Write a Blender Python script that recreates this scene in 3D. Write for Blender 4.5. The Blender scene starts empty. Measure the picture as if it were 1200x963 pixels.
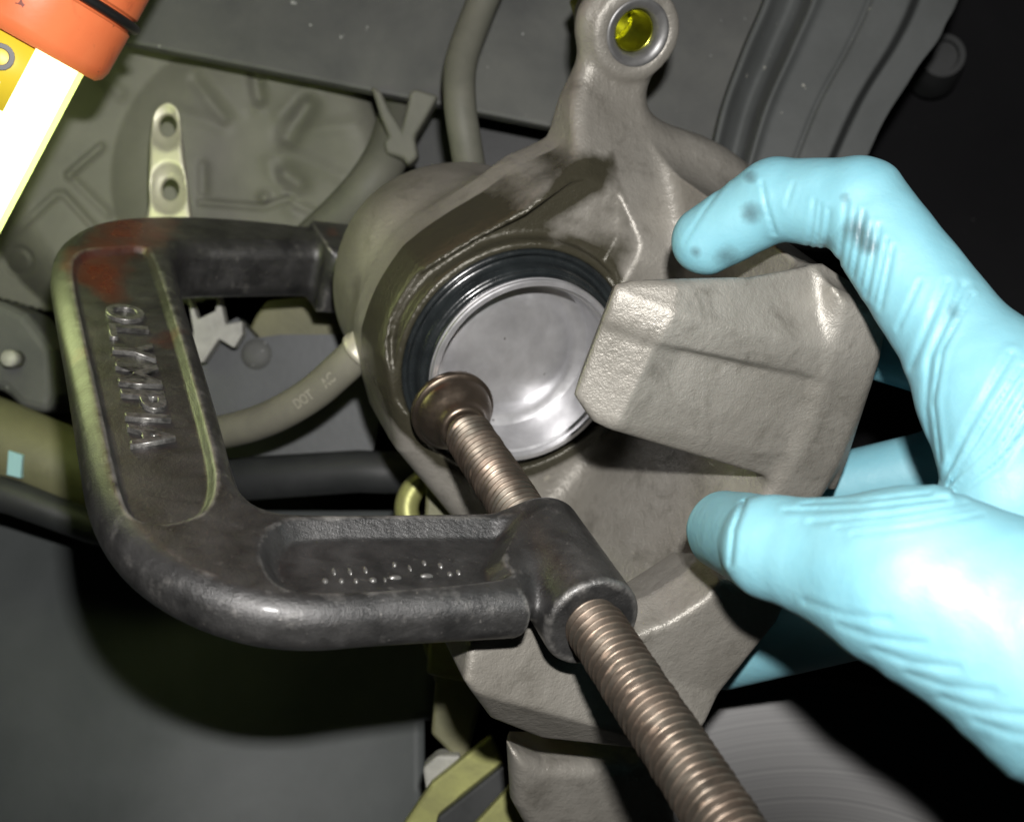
import bpy, math
import numpy as np
from mathutils import Vector

# ------------------------------------------------------------------ camera, world, lights, exposure
F = 1570.0                                  # focal length in photo pixels (photo 1200 x 963)
scene = bpy.context.scene
cam_data = bpy.data.cameras.new('camera')
cam_data.sensor_fit = 'HORIZONTAL'; cam_data.sensor_width = 36.0
cam_data.lens = 36.0 * F / 1200.0
cam_data.clip_start = 0.01; cam_data.clip_end = 20.0
cam = bpy.data.objects.new('camera', cam_data)
scene.collection.objects.link(cam)
cam.location = (0, 0, 0); cam.rotation_euler = (math.radians(90), 0, 0)
cam_data.dof.use_dof = True; cam_data.dof.focus_distance = 0.335; cam_data.dof.aperture_fstop = 17.0
scene.camera = cam

world = bpy.data.worlds.new('World'); scene.world = world
world.use_nodes = True
bg = world.node_tree.nodes['Background']
bg.inputs[0].default_value = (0.62, 0.68, 0.62, 1); bg.inputs[1].default_value = 0.006

fl = bpy.data.lights.new('camera_flash', 'AREA')          # the camera's own flash, above the lens
fl.shape = 'RECTANGLE'; fl.size = 0.013; fl.size_y = 0.008
fl.energy = 2.45; fl.color = (1.0, 0.97, 0.95)
flash = bpy.data.objects.new('camera_flash', fl); scene.collection.objects.link(flash)
flash.location = (0.012, -0.004, 0.045); flash.rotation_euler = (math.radians(86), 0, 0)

scene.view_settings.view_transform = 'Standard'
scene.view_settings.look = 'None'
scene.view_settings.exposure = 0.0; scene.view_settings.gamma = 1.0
scene.view_settings.use_curve_mapping = False

# ------------------------------------------------------------------ small maths (millimetres, X right, Y away, Z up, camera at 0)
def V3(*p): return np.array(p, dtype=float)
def unit(p): p = np.asarray(p, float); return p / np.linalg.norm(p)
def P(px, py, d): return V3((px - 600) / F * d, d, -(py - 481.5) / F * d)
def hit(px, py, o, n):
    r = P(px, py, 1.0); return r * (np.dot(o, n) / np.dot(r, n))

A = unit([.34, -.82, -.46])                 # piston / clamp screw axis, towards the viewer
C0 = P(618, 438, 400)                       # centre of the piston rim
U = np.array([.87, 0, -.48]); U = unit(U - A * U.dot(A))   # from piston axis to the bridge
Vv = np.cross(A, U)                         # along the bridge, upwards
S0 = hit(528, 478, C0 + A * .6, A)          # screw axis where the swivel pad meets the piston rim
W = np.array([-.93, -.414, .05]); W = unit(W - A * W.dot(A))   # screw -> clamp spine
N = np.cross(A, W); N *= np.sign(N[2])      # clamp side face

# ------------------------------------------------------------------ signed distance helpers (cast and moulded shapes)
def smin(a, b, k):
    h = np.maximum(k - np.abs(a - b), 0) / k
    return np.minimum(a, b) - h * h * k * .25
def smax(a, b, k): return -smin(-a, -b, k)
def dot(p, v): return p[:, 0] * v[0] + p[:, 1] * v[1] + p[:, 2] * v[2]
def sd_poly(x, y, poly):
    d = np.full(x.shape, 1e18); inside = np.zeros(x.shape, bool)
    n = len(poly)
    for i in range(n):
        ax, ay = poly[i]; bx, by = poly[(i + 1) % n]
        ex, ey = bx - ax, by - ay
        wx, wy = x - ax, y - ay
        t = np.clip((wx * ex + wy * ey) / (ex * ex + ey * ey + 1e-12), 0, 1)
        d = np.minimum(d, (wx - ex * t) ** 2 + (wy - ey * t) ** 2)
        c = (ay > y) != (by > y)
        with np.errstate(divide='ignore', invalid='ignore'):
            xi = ex * (y - ay) / (ey if abs(ey) > 1e-12 else 1e-12) + ax
        inside ^= c & (x < xi)
    d = np.sqrt(d)
    return np.where(inside, -d, d)
def extrude(d2, z, z0, z1, r):
    a_ = d2 + r; b_ = np.abs(z - (z0 + z1) / 2) - (z1 - z0) / 2 + r
    return np.minimum(np.maximum(a_, b_), 0) + np.sqrt(np.maximum(a_, 0) ** 2 + np.maximum(b_, 0) ** 2) - r
def cone(p, a, b, ra, rb):
    ba = b - a; L = np.linalg.norm(ba); bn = ba / L
    q = p - a; y = np.clip(dot(q, bn) / L, 0, 1)
    c = a[None, :] + y[:, None] * ba[None, :]
    return np.sqrt(((p - c) ** 2).sum(1)) - (ra + (rb - ra) * y)
def ell(p, c, axes, rad):
    q = p - c
    k = np.stack([dot(q, axes[i]) / rad[i] for i in range(3)], 1)
    k0 = np.sqrt((k ** 2).sum(1)); k1 = np.sqrt(((k / np.array(rad)) ** 2).sum(1)) + 1e-9
    return k0 * (k0 - 1) / k1
def seg2(x, y, pts):                         # distance to an open 2D polyline
    d = np.full(x.shape, 1e18)
    for (ax, ay), (bx, by) in zip(pts[:-1], pts[1:]):
        ex, ey = bx - ax, by - ay
        t = np.clip(((x - ax) * ex + (y - ay) * ey) / (ex * ex + ey * ey + 1e-12), 0, 1)
        d = np.minimum(d, (x - ax - ex * t) ** 2 + (y - ay - ey * t) ** 2)
    return np.sqrt(d)
def catmull(pts, n=6, closed=True):
    pts = [np.array(p, float) for p in pts]; out = []
    m = len(pts)
    for i in range(m if closed else m - 1):
        if closed: p0, p1, p2, p3 = pts[i - 1], pts[i], pts[(i + 1) % m], pts[(i + 2) % m]
        else: p0, p1, p2, p3 = pts[max(i - 1, 0)], pts[i], pts[i + 1], pts[min(i + 2, m - 1)]
        for k in range(n):
            t = k / n
            out.append(.5 * (2 * p1 + (p2 - p0) * t + (2 * p0 - 5 * p1 + 4 * p2 - p3) * t * t + (3 * p1 - p0 - 3 * p2 + p3) * t ** 3))
    if not closed: out.append(pts[-1])
    return out
def surface(fn, lo, hi, h, newton=2):
    """mesh of fn = 0 by surface nets, evaluated only in blocks near the surface"""
    B = 8
    lo = np.array(lo, float); n = (np.ceil((np.array(hi) - lo) / h / B).astype(int)) * B
    nb = n // B
    cs = [lo[i] + (np.arange(nb[i]) * B + (B - 1) / 2) * h for i in range(3)]
    cg = np.stack(np.meshgrid(*cs, indexing='ij'), -1).reshape(-1, 3)
    cd = np.concatenate([fn(c) for c in np.array_split(cg, max(1, len(cg) // 100000))])
    full = np.repeat(np.repeat(np.repeat(cd.reshape(nb), B, 0), B, 1), B, 2).astype(np.float32)
    act = np.argwhere(np.abs(cd.reshape(nb)) < B * h * .95 + 3)
    g = np.arange(B)
    off = np.stack(np.meshgrid(g, g, g, indexing='ij'), -1).reshape(-1, 3)
    for ch in np.array_split(act, max(1, len(act) // 400)):
        idx = (ch[:, None, :] * B + off[None]).reshape(-1, 3)
        full[idx[:, 0], idx[:, 1], idx[:, 2]] = fn(lo + idx * h)
    s = full < 0
    cnt = np.zeros(np.array(s.shape) - 1, np.int8)
    for i in (0, 1):
        for j in (0, 1):
            for k in (0, 1):
                cnt += s[i:s.shape[0] - 1 + i, j:s.shape[1] - 1 + j, k:s.shape[2] - 1 + k]
    cells = np.argwhere((cnt > 0) & (cnt < 8))
    imap = np.full(cnt.shape, -1, np.int64); imap[tuple(cells.T)] = np.arange(len(cells))
    acc = np.zeros((len(cells), 3)); num = np.zeros(len(cells))
    cor = [(i, j, k) for i in (0, 1) for j in (0, 1) for k in (0, 1)]
    for c1 in cor:
        for ax in range(3):
            if c1[ax]: continue
            c2 = list(c1); c2[ax] = 1
            v1 = full[tuple((cells + c1).T)]; v2 = full[tuple((cells + c2).T)]
            m = (v1 < 0) != (v2 < 0)
            t = np.where(m, v1 / np.where(v1 == v2, 1, v1 - v2), 0)
            pt = np.tile(np.array(c1, float), (len(cells), 1)); pt[:, ax] += t
            acc += pt * m[:, None]; num += m
    verts = lo + (cells + acc / num[:, None]) * h
    for _ in range(newton):
        e = h * .25; d0 = fn(verts)
        gr = np.stack([(fn(verts + np.eye(3)[i] * e) - d0) / e for i in range(3)], 1)
        st = (d0 / np.maximum((gr ** 2).sum(1), .2))[:, None] * gr
        verts = verts - np.clip(st, -h * .6, h * .6)
    faces = []
    for ax in range(3):
        o1, o2 = [(1, 2), (2, 0), (0, 1)][ax]
        sl1 = [slice(1, -1)] * 3; sl1[ax] = slice(0, -1)
        sl2 = [slice(1, -1)] * 3; sl2[ax] = slice(1, None)
        A_, B_ = s[tuple(sl1)], s[tuple(sl2)]
        for flip, m in ((False, A_ & ~B_), (True, ~A_ & B_)):
            e = np.argwhere(m)
            if not len(e): continue
            base = e + 1; base[:, ax] -= 1
            q = []
            for (i, j) in ((0, 0), (-1, 0), (-1, -1), (0, -1)):
                c = base.copy(); c[:, o1] += i; c[:, o2] += j
                q.append(imap[tuple(c.T)])
            q = np.stack(q, 1)
            faces.append(q[:, ::-1] if flip else q)
    return verts, np.concatenate(faces)

# ------------------------------------------------------------------ objects
def make_mesh(name, verts, faces, mat, loc, smooth=True):
    me = bpy.data.meshes.new(name)
    me.from_pydata(((np.asarray(verts) - loc) * .001).tolist(), [], [list(map(int, f)) for f in faces])
    me.validate(); me.update()
    me.polygons.foreach_set('use_smooth', [smooth] * len(me.polygons))
    if mat: me.materials.append(mat)
    return me
def tag(o, label, cat, group=None, kind=None):
    if label: o['label'] = label
    if cat: o['category'] = cat
    if group: o['group'] = group
    if kind: o['kind'] = kind
    return o
def thing(name, loc, label, cat, group=None):
    o = bpy.data.objects.new(name, None); scene.collection.objects.link(o)
    o.empty_display_size = .01
    o.location = np.asarray(loc) * .001
    return tag(o, label, cat, group)
def origin_of(o):                             # world origin (mm) of a thing or part
    p = np.zeros(3)
    while o: p += np.array(o.location) * 1000; o = o.parent
    return p
def part(name, vf, mat, parent=None, loc=None, smooth=True):
    verts, faces = vf
    verts = np.asarray(verts, float)
    if parent is not None: base = origin_of(parent)
    else: base = verts.mean(0) if loc is None else np.asarray(loc)
    o = bpy.data.objects.new(name, make_mesh(name, verts, faces, mat, base, smooth))
    scene.collection.objects.link(o)
    if parent is not None: o.parent = parent
    else: o.location = base * .001
    return o
def autosmooth(o, deg=35):
    me = o.data
    me.set_sharp_from_angle(angle=math.radians(deg))
    return o
def bevel(o, w, seg=2):
    m = o.modifiers.new('bevel', 'BEVEL'); m.width = w * .001; m.segments = seg; m.limit_method = 'ANGLE'; m.angle_limit = math.radians(35)
    return o
def basis(ax, hint=(0, 0, 1)):
    ax = unit(ax); e1 = np.cross(hint, ax)
    if np.linalg.norm(e1) < 1e-3: e1 = np.cross((1, 0, 0), ax)
    e1 = unit(e1); return e1, np.cross(ax, e1)
def lathe(o, ax, prof, n=64, closed=False):
    """prof: list of (t along ax, r)"""
    ax = unit(ax); e1, e2 = basis(ax); vs, fs = [], []
    for (t, r) in prof:
        for k in range(n):
            th = 2 * math.pi * k / n
            vs.append(o + ax * t + (e1 * math.cos(th) + e2 * math.sin(th)) * max(r, 1e-3))
    m = len(prof)
    for i in range(m if closed else m - 1):
        for k in range(n):
            j = (i + 1) % m
            fs.append((i * n + k, i * n + (k + 1) % n, j * n + (k + 1) % n, j * n + k))
    if not closed:
        fs.append(tuple(range(n - 1, -1, -1))); fs.append(tuple((m - 1) * n + k for k in range(n)))
    return vs, fs
def tube(pts, radii, n=20):
    pts = [np.asarray(p, float) for p in pts]; vs, fs = [], []
    e1 = None
    if np.isscalar(radii): radii = [radii] * len(pts)
    for i, p in enumerate(pts):
        d = unit(pts[min(i + 1, len(pts) - 1)] - pts[max(i - 1, 0)])
        if e1 is None: e1, e2 = basis(d)
        e1 = unit(e1 - d * e1.dot(d)); e2 = np.cross(d, e1)
        for k in range(n):
            th = 2 * math.pi * k / n
            vs.append(p + (e1 * math.cos(th) + e2 * math.sin(th)) * radii[i])
    for i in range(len(pts) - 1):
        for k in range(n):
            fs.append((i * n + k, i * n + (k + 1) % n, (i + 1) * n + (k + 1) % n, (i + 1) * n + k))
    fs.append(tuple(range(n - 1, -1, -1))); fs.append(tuple((len(pts) - 1) * n + k for k in range(n)))
    return vs, fs
def prism(poly3, ext):
    """closed polygon of 3D points swept along ext"""
    n = len(poly3); vs = [np.asarray(p) for p in poly3] + [np.asarray(p) + ext for p in poly3]
    fs = [tuple(range(n)), tuple(range(2 * n - 1, n - 1, -1))] + [(i + n, (i + 1) % n + n, (i + 1) % n, i) for i in range(n)]
    nrm = np.cross(vs[1] - vs[0], vs[2] - vs[1]); area = np.zeros(3)
    for i in range(n): area += np.cross(vs[i], vs[(i + 1) % n])
    if np.dot(area, ext) > 0: fs = [f[::-1] for f in fs]
    return vs, fs
def join(*parts):
    vs, fs = [], []
    for v, f in parts:
        b = len(vs); vs += list(v); fs += [tuple(i + b for i in q) for q in f]
    return vs, fs
def text_mesh(body, size=1.0, extrude_=.06, bev=.02):
    cu = bpy.data.curves.new('lettering', 'FONT'); cu.body = body; cu.size = size
    cu.extrude = extrude_; cu.bevel_depth = bev; cu.bevel_resolution = 1; cu.offset = .012; cu.align_x = 'LEFT'; cu.resolution_u = 4
    o = bpy.data.objects.new('lettering', cu); scene.collection.objects.link(o)
    dg = bpy.context.evaluated_depsgraph_get()
    me = bpy.data.meshes.new_from_object(o.evaluated_get(dg))
    v = np.array([x.co[:] for x in me.vertices]); f = [tuple(p.vertices) for p in me.polygons]
    bpy.data.objects.remove(o); bpy.data.curves.remove(cu); bpy.data.meshes.remove(me)
    v[:, :2] -= v[:, :2].min(0)
    return v, f
def text_on(body, o, ex, ey, ez, length, height, depth):
    v, f = text_mesh(body)
    mx = v.max(0); v = v / np.array([mx[0], mx[1], mx[2]])
    w = o + np.outer(v[:, 0] * length, ex) + np.outer(v[:, 1] * height, ey) + np.outer(v[:, 2] * depth, ez)
    return w, f

# ------------------------------------------------------------------ materials
def mat(name, col, rough=.5, metal=0.0, spec=.5, var=None, var_scale=60, rough_var=0., bump=0., bump_scale=800, bump2=0., bump2_scale=150,
        bump_det=3, bump_rg=.55, grime=None, cavity=None, stain_glow=None, stain_glow_rough=.25, wear=None, wear_lo=.52, wear_hi=.6, specks=None, speck_scale=500, speck_th=.68, coat=0., coat_rough=.2, aniso=0., sss=0.):
    m = bpy.data.materials.new(name); m.use_nodes = True
    nt = m.node_tree; N_ = nt.nodes; L = nt.links
    b = N_['Principled BSDF']
    b.inputs['Roughness'].default_value = rough; b.inputs['Metallic'].default_value = metal
    b.inputs['Specular IOR Level'].default_value = spec
    b.inputs['Coat Weight'].default_value = coat; b.inputs['Coat Roughness'].default_value = coat_rough
    b.inputs['Anisotropic'].default_value = aniso
    if sss: b.inputs['Subsurface Weight'].default_value = sss; b.inputs['Subsurface Radius'].default_value = (.4, .8, 1); b.inputs['Subsurface Scale'].default_value = .002
    tc = N_.new('ShaderNodeTexCoord')
    def noise(sc, det=5, rg=.6, dist=0.):
        n = N_.new('ShaderNodeTexNoise'); n.inputs['Scale'].default_value = sc; n.inputs['Detail'].default_value = det
        n.inputs['Roughness'].default_value = rg; n.inputs['Distortion'].default_value = dist
        L.new(tc.outputs['Object'], n.inputs['Vector']); return n.outputs['Fac']
    def ramp(s, lo, hi, c0=(0, 0, 0, 1), c1=(1, 1, 1, 1)):
        r = N_.new('ShaderNodeValToRGB'); r.color_ramp.elements[0].position = lo; r.color_ramp.elements[1].position = hi
        r.color_ramp.elements[0].color = c0; r.color_ramp.elements[1].color = c1
        L.new(s, r.inputs[0]); return r.outputs[0]
    def mix(f, c1, c2):
        x = N_.new('ShaderNodeMix'); x.data_type = 'RGBA'
        L.new(f, x.inputs[0])
        for s, k in ((c1, 6), (c2, 7)):
            if isinstance(s, tuple): x.inputs[k].default_value = s
            else: L.new(s, x.inputs[k])
        return x.outputs[2]
    c = tuple(col) + (1,)
    cur = c
    if var is not None: cur = mix(ramp(noise(var_scale, 6, .62, .3), .34, .68), c, tuple(var) + (1,))
    if grime is not None: cur = mix(ramp(noise(75, 9, .68, .6), .53, .80), cur, tuple(grime) + (1,))
    if specks is not None: cur = mix(ramp(noise(speck_scale, 2, .5), speck_th, speck_th + .04), cur, tuple(specks) + (1,))
    if wear is not None:
        g = N_.new('ShaderNodeNewGeometry')
        ad = N_.new('ShaderNodeMath'); ad.operation = 'MULTIPLY_ADD'
        L.new(noise(220, 4, .6), ad.inputs[0]); ad.inputs[1].default_value = .10
        L.new(g.outputs['Pointiness'], ad.inputs[2])
        cur = mix(ramp(ad.outputs[0], wear_lo + .05, wear_hi + .05), cur, tuple(wear) + (1,))
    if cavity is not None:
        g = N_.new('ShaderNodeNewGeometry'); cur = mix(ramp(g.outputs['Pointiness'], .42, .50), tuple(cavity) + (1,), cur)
    stf = None
    if stain_glow is not None:                     # oil, smudges and the clamp's painted reflection, from a vertex layer broken by noise
        at = N_.new('ShaderNodeAttribute'); at.attribute_name = 'oil_glow'
        ad = N_.new('ShaderNodeMath'); ad.operation = 'MULTIPLY_ADD'; L.new(noise(120, 4, .6), ad.inputs[0]); ad.inputs[1].default_value = .7
        L.new(at.outputs['Fac'], ad.inputs[2])
        stf = ramp(ad.outputs[0], .55, 1.22); cur = mix(stf, cur, tuple(stain_glow) + (1,))
    if isinstance(cur, tuple): b.inputs['Base Color'].default_value = cur
    else: L.new(cur, b.inputs['Base Color'])
    if rough_var:
        mr = N_.new('ShaderNodeMapRange'); L.new(noise(var_scale * 2.3, 5, .6), mr.inputs[0])
        mr.inputs[1].default_value = .3; mr.inputs[2].default_value = .7
        mr.inputs[3].default_value = rough - rough_var; mr.inputs[4].default_value = rough + rough_var
        if stf is None: L.new(mr.outputs[0], b.inputs['Roughness'])
        else:
            mx = N_.new('ShaderNodeMix'); L.new(stf, mx.inputs[0]); L.new(mr.outputs[0], mx.inputs[2]); mx.inputs[3].default_value = stain_glow_rough
            L.new(mx.outputs[0], b.inputs['Roughness'])
    prev = None
    for st, sc in ((bump2, bump2_scale), (bump, bump_scale)):
        if not st: continue
        bn = N_.new('ShaderNodeBump'); bn.inputs['Strength'].default_value = 1.0; bn.inputs['Distance'].default_value = st * .001
        L.new(noise(sc, bump_det, bump_rg), bn.inputs['Height'])
        if prev: L.new(prev, bn.inputs['Normal'])
        prev = bn.outputs[0]
    if prev: L.new(prev, b.inputs['Normal'])
    return m
M = {}
M['cast'] = mat('cast_iron_dusty', (.195, .184, .158), .40, .30, .6, var=(.325, .310, .275), var_scale=24, rough_var=.10, bump=.17, bump_scale=1700, bump_det=4, bump_rg=.6, bump2=.30, bump2_scale=430,
                grime=(.105, .098, .080), stain_glow=(.055, .051, .034), stain_glow_rough=.26, wear=(.33, .31, .26), wear_lo=.54, wear_hi=.64)
M['clamp'] = mat('worn_black_enamel', (.023, .023, .0225), .38, 0.40, .9, var=(.066, .065, .063), var_scale=80, rough_var=.09, bump=.16, bump_scale=1500, bump_det=6, bump_rg=.7, bump2=.22, bump2_scale=380,
                 specks=(.13, .125, .115), speck_scale=1100, speck_th=.71, grime=(.012, .012, .011), stain_glow=(.13, .026, .012), stain_glow_rough=.25, wear=(.30, .29, .27), wear_lo=.515, wear_hi=.575, coat=.15, coat_rough=.2)  # red tint stands for the lamp handle's reflection, and for a rust spot
M['letter'] = mat('worn_letter_tops', (.26, .255, .24), .33, .6, .5, var=(.06, .06, .055), var_scale=500)
M['worn'] = mat('worn_raised_marks', (.10, .098, .092), .3, .2, .8, bump=.1, bump_scale=1500)
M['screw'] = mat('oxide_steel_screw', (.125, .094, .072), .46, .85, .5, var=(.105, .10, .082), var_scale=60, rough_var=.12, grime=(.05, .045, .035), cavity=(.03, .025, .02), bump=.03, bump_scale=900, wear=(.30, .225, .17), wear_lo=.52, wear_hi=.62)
M['pad'] = mat('brown_oxide_pad', (.20, .155, .115), .36, .9, .5, var=(.17, .14, .11), var_scale=120, rough_var=.08, bump=.03, bump_scale=700)
M['piston'] = mat('piston_steel', (.62, .62, .63), .38, .72, .5, var=(.46, .46, .47), var_scale=90, rough_var=.08, bump=.02, bump_scale=500, specks=(.10, .09, .08), speck_scale=210, speck_th=.72)
M['rubber'] = mat('dust_boot_rubber', (.009, .011, .012), .24, 0, .6, var=(.020, .024, .025), var_scale=80, rough_var=.1, bump=.05, bump_scale=600)
M['bush'] = mat('steel_bushing', (.22, .22, .215), .42, .6, .5, var=(.15, .15, .15), var_scale=200, bump=.04, bump_scale=700)
M['zinc'] = mat('yellow_zinc', (.62, .62, .10), .25, 1.0, .5, var=(.45, .46, .06), var_scale=200)
M['glove'] = mat('blue_nitrile', (.190, .445, .525), .56, 0, .75, var=(.215, .47, .54), var_scale=50, rough_var=.08, stain_glow=(.07, .14, .16), stain_glow_rough=.5, bump=.05, bump_scale=420, bump_det=5, bump_rg=.6, bump2=.40, bump2_scale=85, sss=.10)
M['shield'] = mat('dusty_plastic_shield', (.185, .185, .152), .6, 0, .35, var=(.12, .122, .098), var_scale=16, bump=.05, bump_scale=500)
M['panel'] = mat('painted_chassis_panel', (.105, .108, .10), .62, 0, .3, var=(.065, .068, .066), var_scale=25, bump=.04, bump_scale=500, specks=(.35, .36, .34), speck_scale=330, speck_th=.735)
M['liner'] = mat('ribbed_liner_plastic', (.088, .094, .092), .6, 0, .3, var=(.065, .07, .068), var_scale=30, bump=.06, bump_scale=500, specks=(.25, .25, .22), speck_scale=300, speck_th=.73)
M['void'] = mat('black_underbody', (.010, .010, .011), .7, 0, .2, var=(.007, .007, .008), var_scale=14, specks=(.06, .06, .06), speck_scale=180, speck_th=.76)
M['arch'] = mat('grey_rubber_sheet', (.085, .093, .092), .55, 0, .3, var=(.050, .057, .056), var_scale=11, bump=.05, bump_scale=300)
M['hose'] = mat('grey_rubber_hose', (.125, .125, .10), .6, 0, .35, var=(.095, .098, .078), var_scale=60, bump=.06, bump_scale=500)
M['hose2'] = mat('beige_rubber_hose', (.20, .195, .15), .55, 0, .35, var=(.155, .15, .12), var_scale=70, bump=.06, bump_scale=500, specks=(.1, .1, .08), speck_scale=200, speck_th=.72)
M['print'] = mat('faded_print', (.27, .26, .205), .6)
M['strap'] = mat('plated_strap', (.52, .50, .40), .42, .35, .5, var=(.42, .41, .33), var_scale=80, rough_var=.1, bump=.04, bump_scale=500)
M['olive'] = mat('olive_knuckle', (.16, .155, .085), .55, 0, .4, var=(.11, .11, .06), var_scale=50, bump=.12, bump_scale=500)
M['zolive'] = mat('greenish_plated_steel', (.42, .43, .16), .4, .5, .5, var=(.27, .27, .12), var_scale=70, bump=.05, bump_scale=500)
M['knuckle'] = mat('grey_steel_plate', (.075, .08, .082), .5, .2, .4, var=(.06, .064, .065), var_scale=40, bump=.06, bump_scale=500)
M['dark'] = mat('dark_rubber', (.020, .022, .022), .5, 0, .4, var=(.034, .036, .036), var_scale=40, bump=.05, bump_scale=400)
M['whitish'] = mat('pale_clip_plastic', (.40, .40, .36), .6, 0, .4, var=(.28, .28, .25), var_scale=120, bump=.1, bump_scale=400)
M['orange'] = mat('orange_handle', (.90, .235, .085), .38, 0, .45, var=(.85, .19, .065), var_scale=40, grime=(.45, .09, .04), specks=(.22, .05, .03), speck_scale=330, speck_th=.72, bump=.05, bump_scale=300)
M['yellow'] = mat('yellow_label', (.83, .62, .04), .4)
M['black'] = mat('black_print', (.012, .012, .012), .4)
M['white'] = mat('white_print', (.8, .8, .78), .4)
M['teal'] = mat('pale_blue_mark', (.30, .52, .55), .5)

def emission(name, col, st):
    m = bpy.data.materials.new(name); m.use_nodes = True; nt = m.node_tree
    nt.nodes.remove(nt.nodes['Principled BSDF'])
    e = nt.nodes.new('ShaderNodeEmission'); e.inputs[0].default_value = col + (1,); e.inputs[1].default_value = st
    nt.links.new(e.outputs[0], nt.nodes['Material Output'].inputs[0]); return m
M['lamp'] = emission('lit_fluorescent_tube', (.95, 1.0, .68), 5.5)
def sleeve():
    m = bpy.data.materials.new('frosted_lamp_sleeve'); m.use_nodes = True; nt = m.node_tree
    nt.nodes.remove(nt.nodes['Principled BSDF'])
    a_ = nt.nodes.new('ShaderNodeBsdfTranslucent'); a_.inputs[0].default_value = (.86, 1, .40, 1)
    b_ = nt.nodes.new('ShaderNodeBsdfTransparent'); b_.inputs[0].default_value = (.95, 1, .80, 1)
    x = nt.nodes.new('ShaderNodeMixShader'); x.inputs[0].default_value = .45
    nt.links.new(b_.outputs[0], x.inputs[1]); nt.links.new(a_.outputs[0], x.inputs[2])
    nt.links.new(x.outputs[0], nt.nodes['Material Output'].inputs[0]); return m
M['sleeve'] = sleeve()

# rotor: brushed steel turned about its own axis (local Z)
def rotor_mat():
    m = mat('turned_rotor_steel', (.16, .16, .16), .42, .6, .5)
    nt = m.node_tree; b = nt.nodes['Principled BSDF']
    b.inputs['Anisotropic'].default_value = .8
    tg = nt.nodes.new('ShaderNodeTangent'); tg.direction_type = 'RADIAL'; tg.axis = 'Z'
    nt.links.new(tg.outputs[0], b.inputs['Tangent'])
    tc = nt.nodes.new('ShaderNodeTexCoord'); ln = nt.nodes.new('ShaderNodeVectorMath'); ln.operation = 'LENGTH'
    sx = nt.nodes.new('ShaderNodeVectorMath'); sx.operation = 'MULTIPLY'; sx.inputs[1].default_value = (1, 1, 0)
    nt.links.new(tc.outputs['Object'], sx.inputs[0]); nt.links.new(sx.outputs[0], ln.inputs[0])
    nz = nt.nodes.new('ShaderNodeTexNoise'); nz.noise_dimensions = '1D'; nz.inputs['Scale'].default_value = 900; nz.inputs['Detail'].default_value = 4
    nt.links.new(ln.outputs['Value'], nz.inputs['W'])
    rp = nt.nodes.new('ShaderNodeValToRGB'); rp.color_ramp.elements[0].color = (.024, .024, .024, 1); rp.color_ramp.elements[1].color = (.036, .036, .035, 1)
    rp.color_ramp.elements[0].position = .3; rp.color_ramp.elements[1].position = .7
    nt.links.new(nz.outputs['Fac'], rp.inputs[0]); nt.links.new(rp.outputs[0], b.inputs['Base Color'])
    bp = nt.nodes.new('ShaderNodeBump'); bp.inputs['Distance'].default_value = .000003
    nt.links.new(nz.outputs['Fac'], bp.inputs['Height']); nt.links.new(bp.outputs[0], b.inputs['Normal'])
    return m
M['rotor'] = rotor_mat()

# ================================================================== SETTING
def sheet(x0, x1, y0, y1, nx, ny, depth, mask=None):
    xs = np.linspace(x0, x1, nx); ys = np.linspace(y0, y1, ny)
    X, Y = np.meshgrid(xs, ys, indexing='ij'); D = depth(X, Y)
    v = np.stack([(X - 600) / F * D, D, -(Y - 481.5) / F * D], -1).reshape(-1, 3)
    fs = []
    keep = None
    if mask is not None:
        cx = (X[:-1, :-1] + X[1:, 1:]) / 2; cy = (Y[:-1, :-1] + Y[1:, 1:]) / 2
        keep = sd_poly(cx.ravel(), cy.ravel(), mask).reshape(cx.shape) < 0
    for i in range(nx - 1):
        for j in range(ny - 1):
            if keep is None or keep[i, j]:
                fs.append((i * ny + j, i * ny + j + 1, (i + 1) * ny + j + 1, (i + 1) * ny + j))
    used = np.unique(np.array(fs)); mp = np.full(len(v), -1); mp[used] = np.arange(len(used))
    return v[used], mp[np.array(fs)]
def thick(o, t):
    m = o.modifiers.new('thickness', 'SOLIDIFY'); m.thickness = t * .001; m.offset = -1
    return o
def G(d, w): return np.exp(-(d / w) ** 2)

# dark inside of the wheel well, closing the view behind everything
o = part('wheel_well', sheet(-420, 1620, -420, 1400, 60, 60, lambda x, y: 640 + 25 * np.sin(x / 170) + 20 * np.cos(y / 140) - 60 * ((x - 600) / 1000.) ** 2), M['void'])
tag(thick(o, 4), 'black dirty inside of the wheel well', None, kind='structure')

# grey rubber sheet below, lower left
def d_arch(x, y):
    return 520 + (760 - y) * .10 + (300 - x) * .02 + 5 * np.sin(x / 90 + y / 300)
o = part('wheel_arch_liner', sheet(-260, 640, 585, 1250, 70, 50, d_arch, [(-260, 540), (0, 596), (60, 618), (120, 640), (300, 600), (520, 600), (500, 880), (520, 1250), (-260, 1250)]), M['arch'])
tag(thick(o, 3), 'smooth grey wheel arch liner under the clamp', None, kind='structure')

# chassis panel along the top
top = [(120, 44), (900, 200), (980, 210), (1000, -260), (-240, -260), (-240, -28)]
pts = [P(x, y, 505 - (y - 50) * .04) for x, y in top]
o = bevel(part('chassis_panel', prism(pts, V3(0, 9, 0)), M['panel'], smooth=False), 1.5, 2)
tag(o, 'flat dark grey chassis panel with dust specks above the caliper', 'panel')
o = part('frame_rail', prism([P(x, y, 560) for x, y in [(430, 95), (520, 108), (900, 190), (900, 260), (650, 300), (520, 330), (440, 300), (455, 200)]], V3(0, 30, 0)), M['dark'], smooth=False)
tag(bevel(o, 3), 'dark frame rail in the gap under the chassis panel', 'rail')

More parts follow.
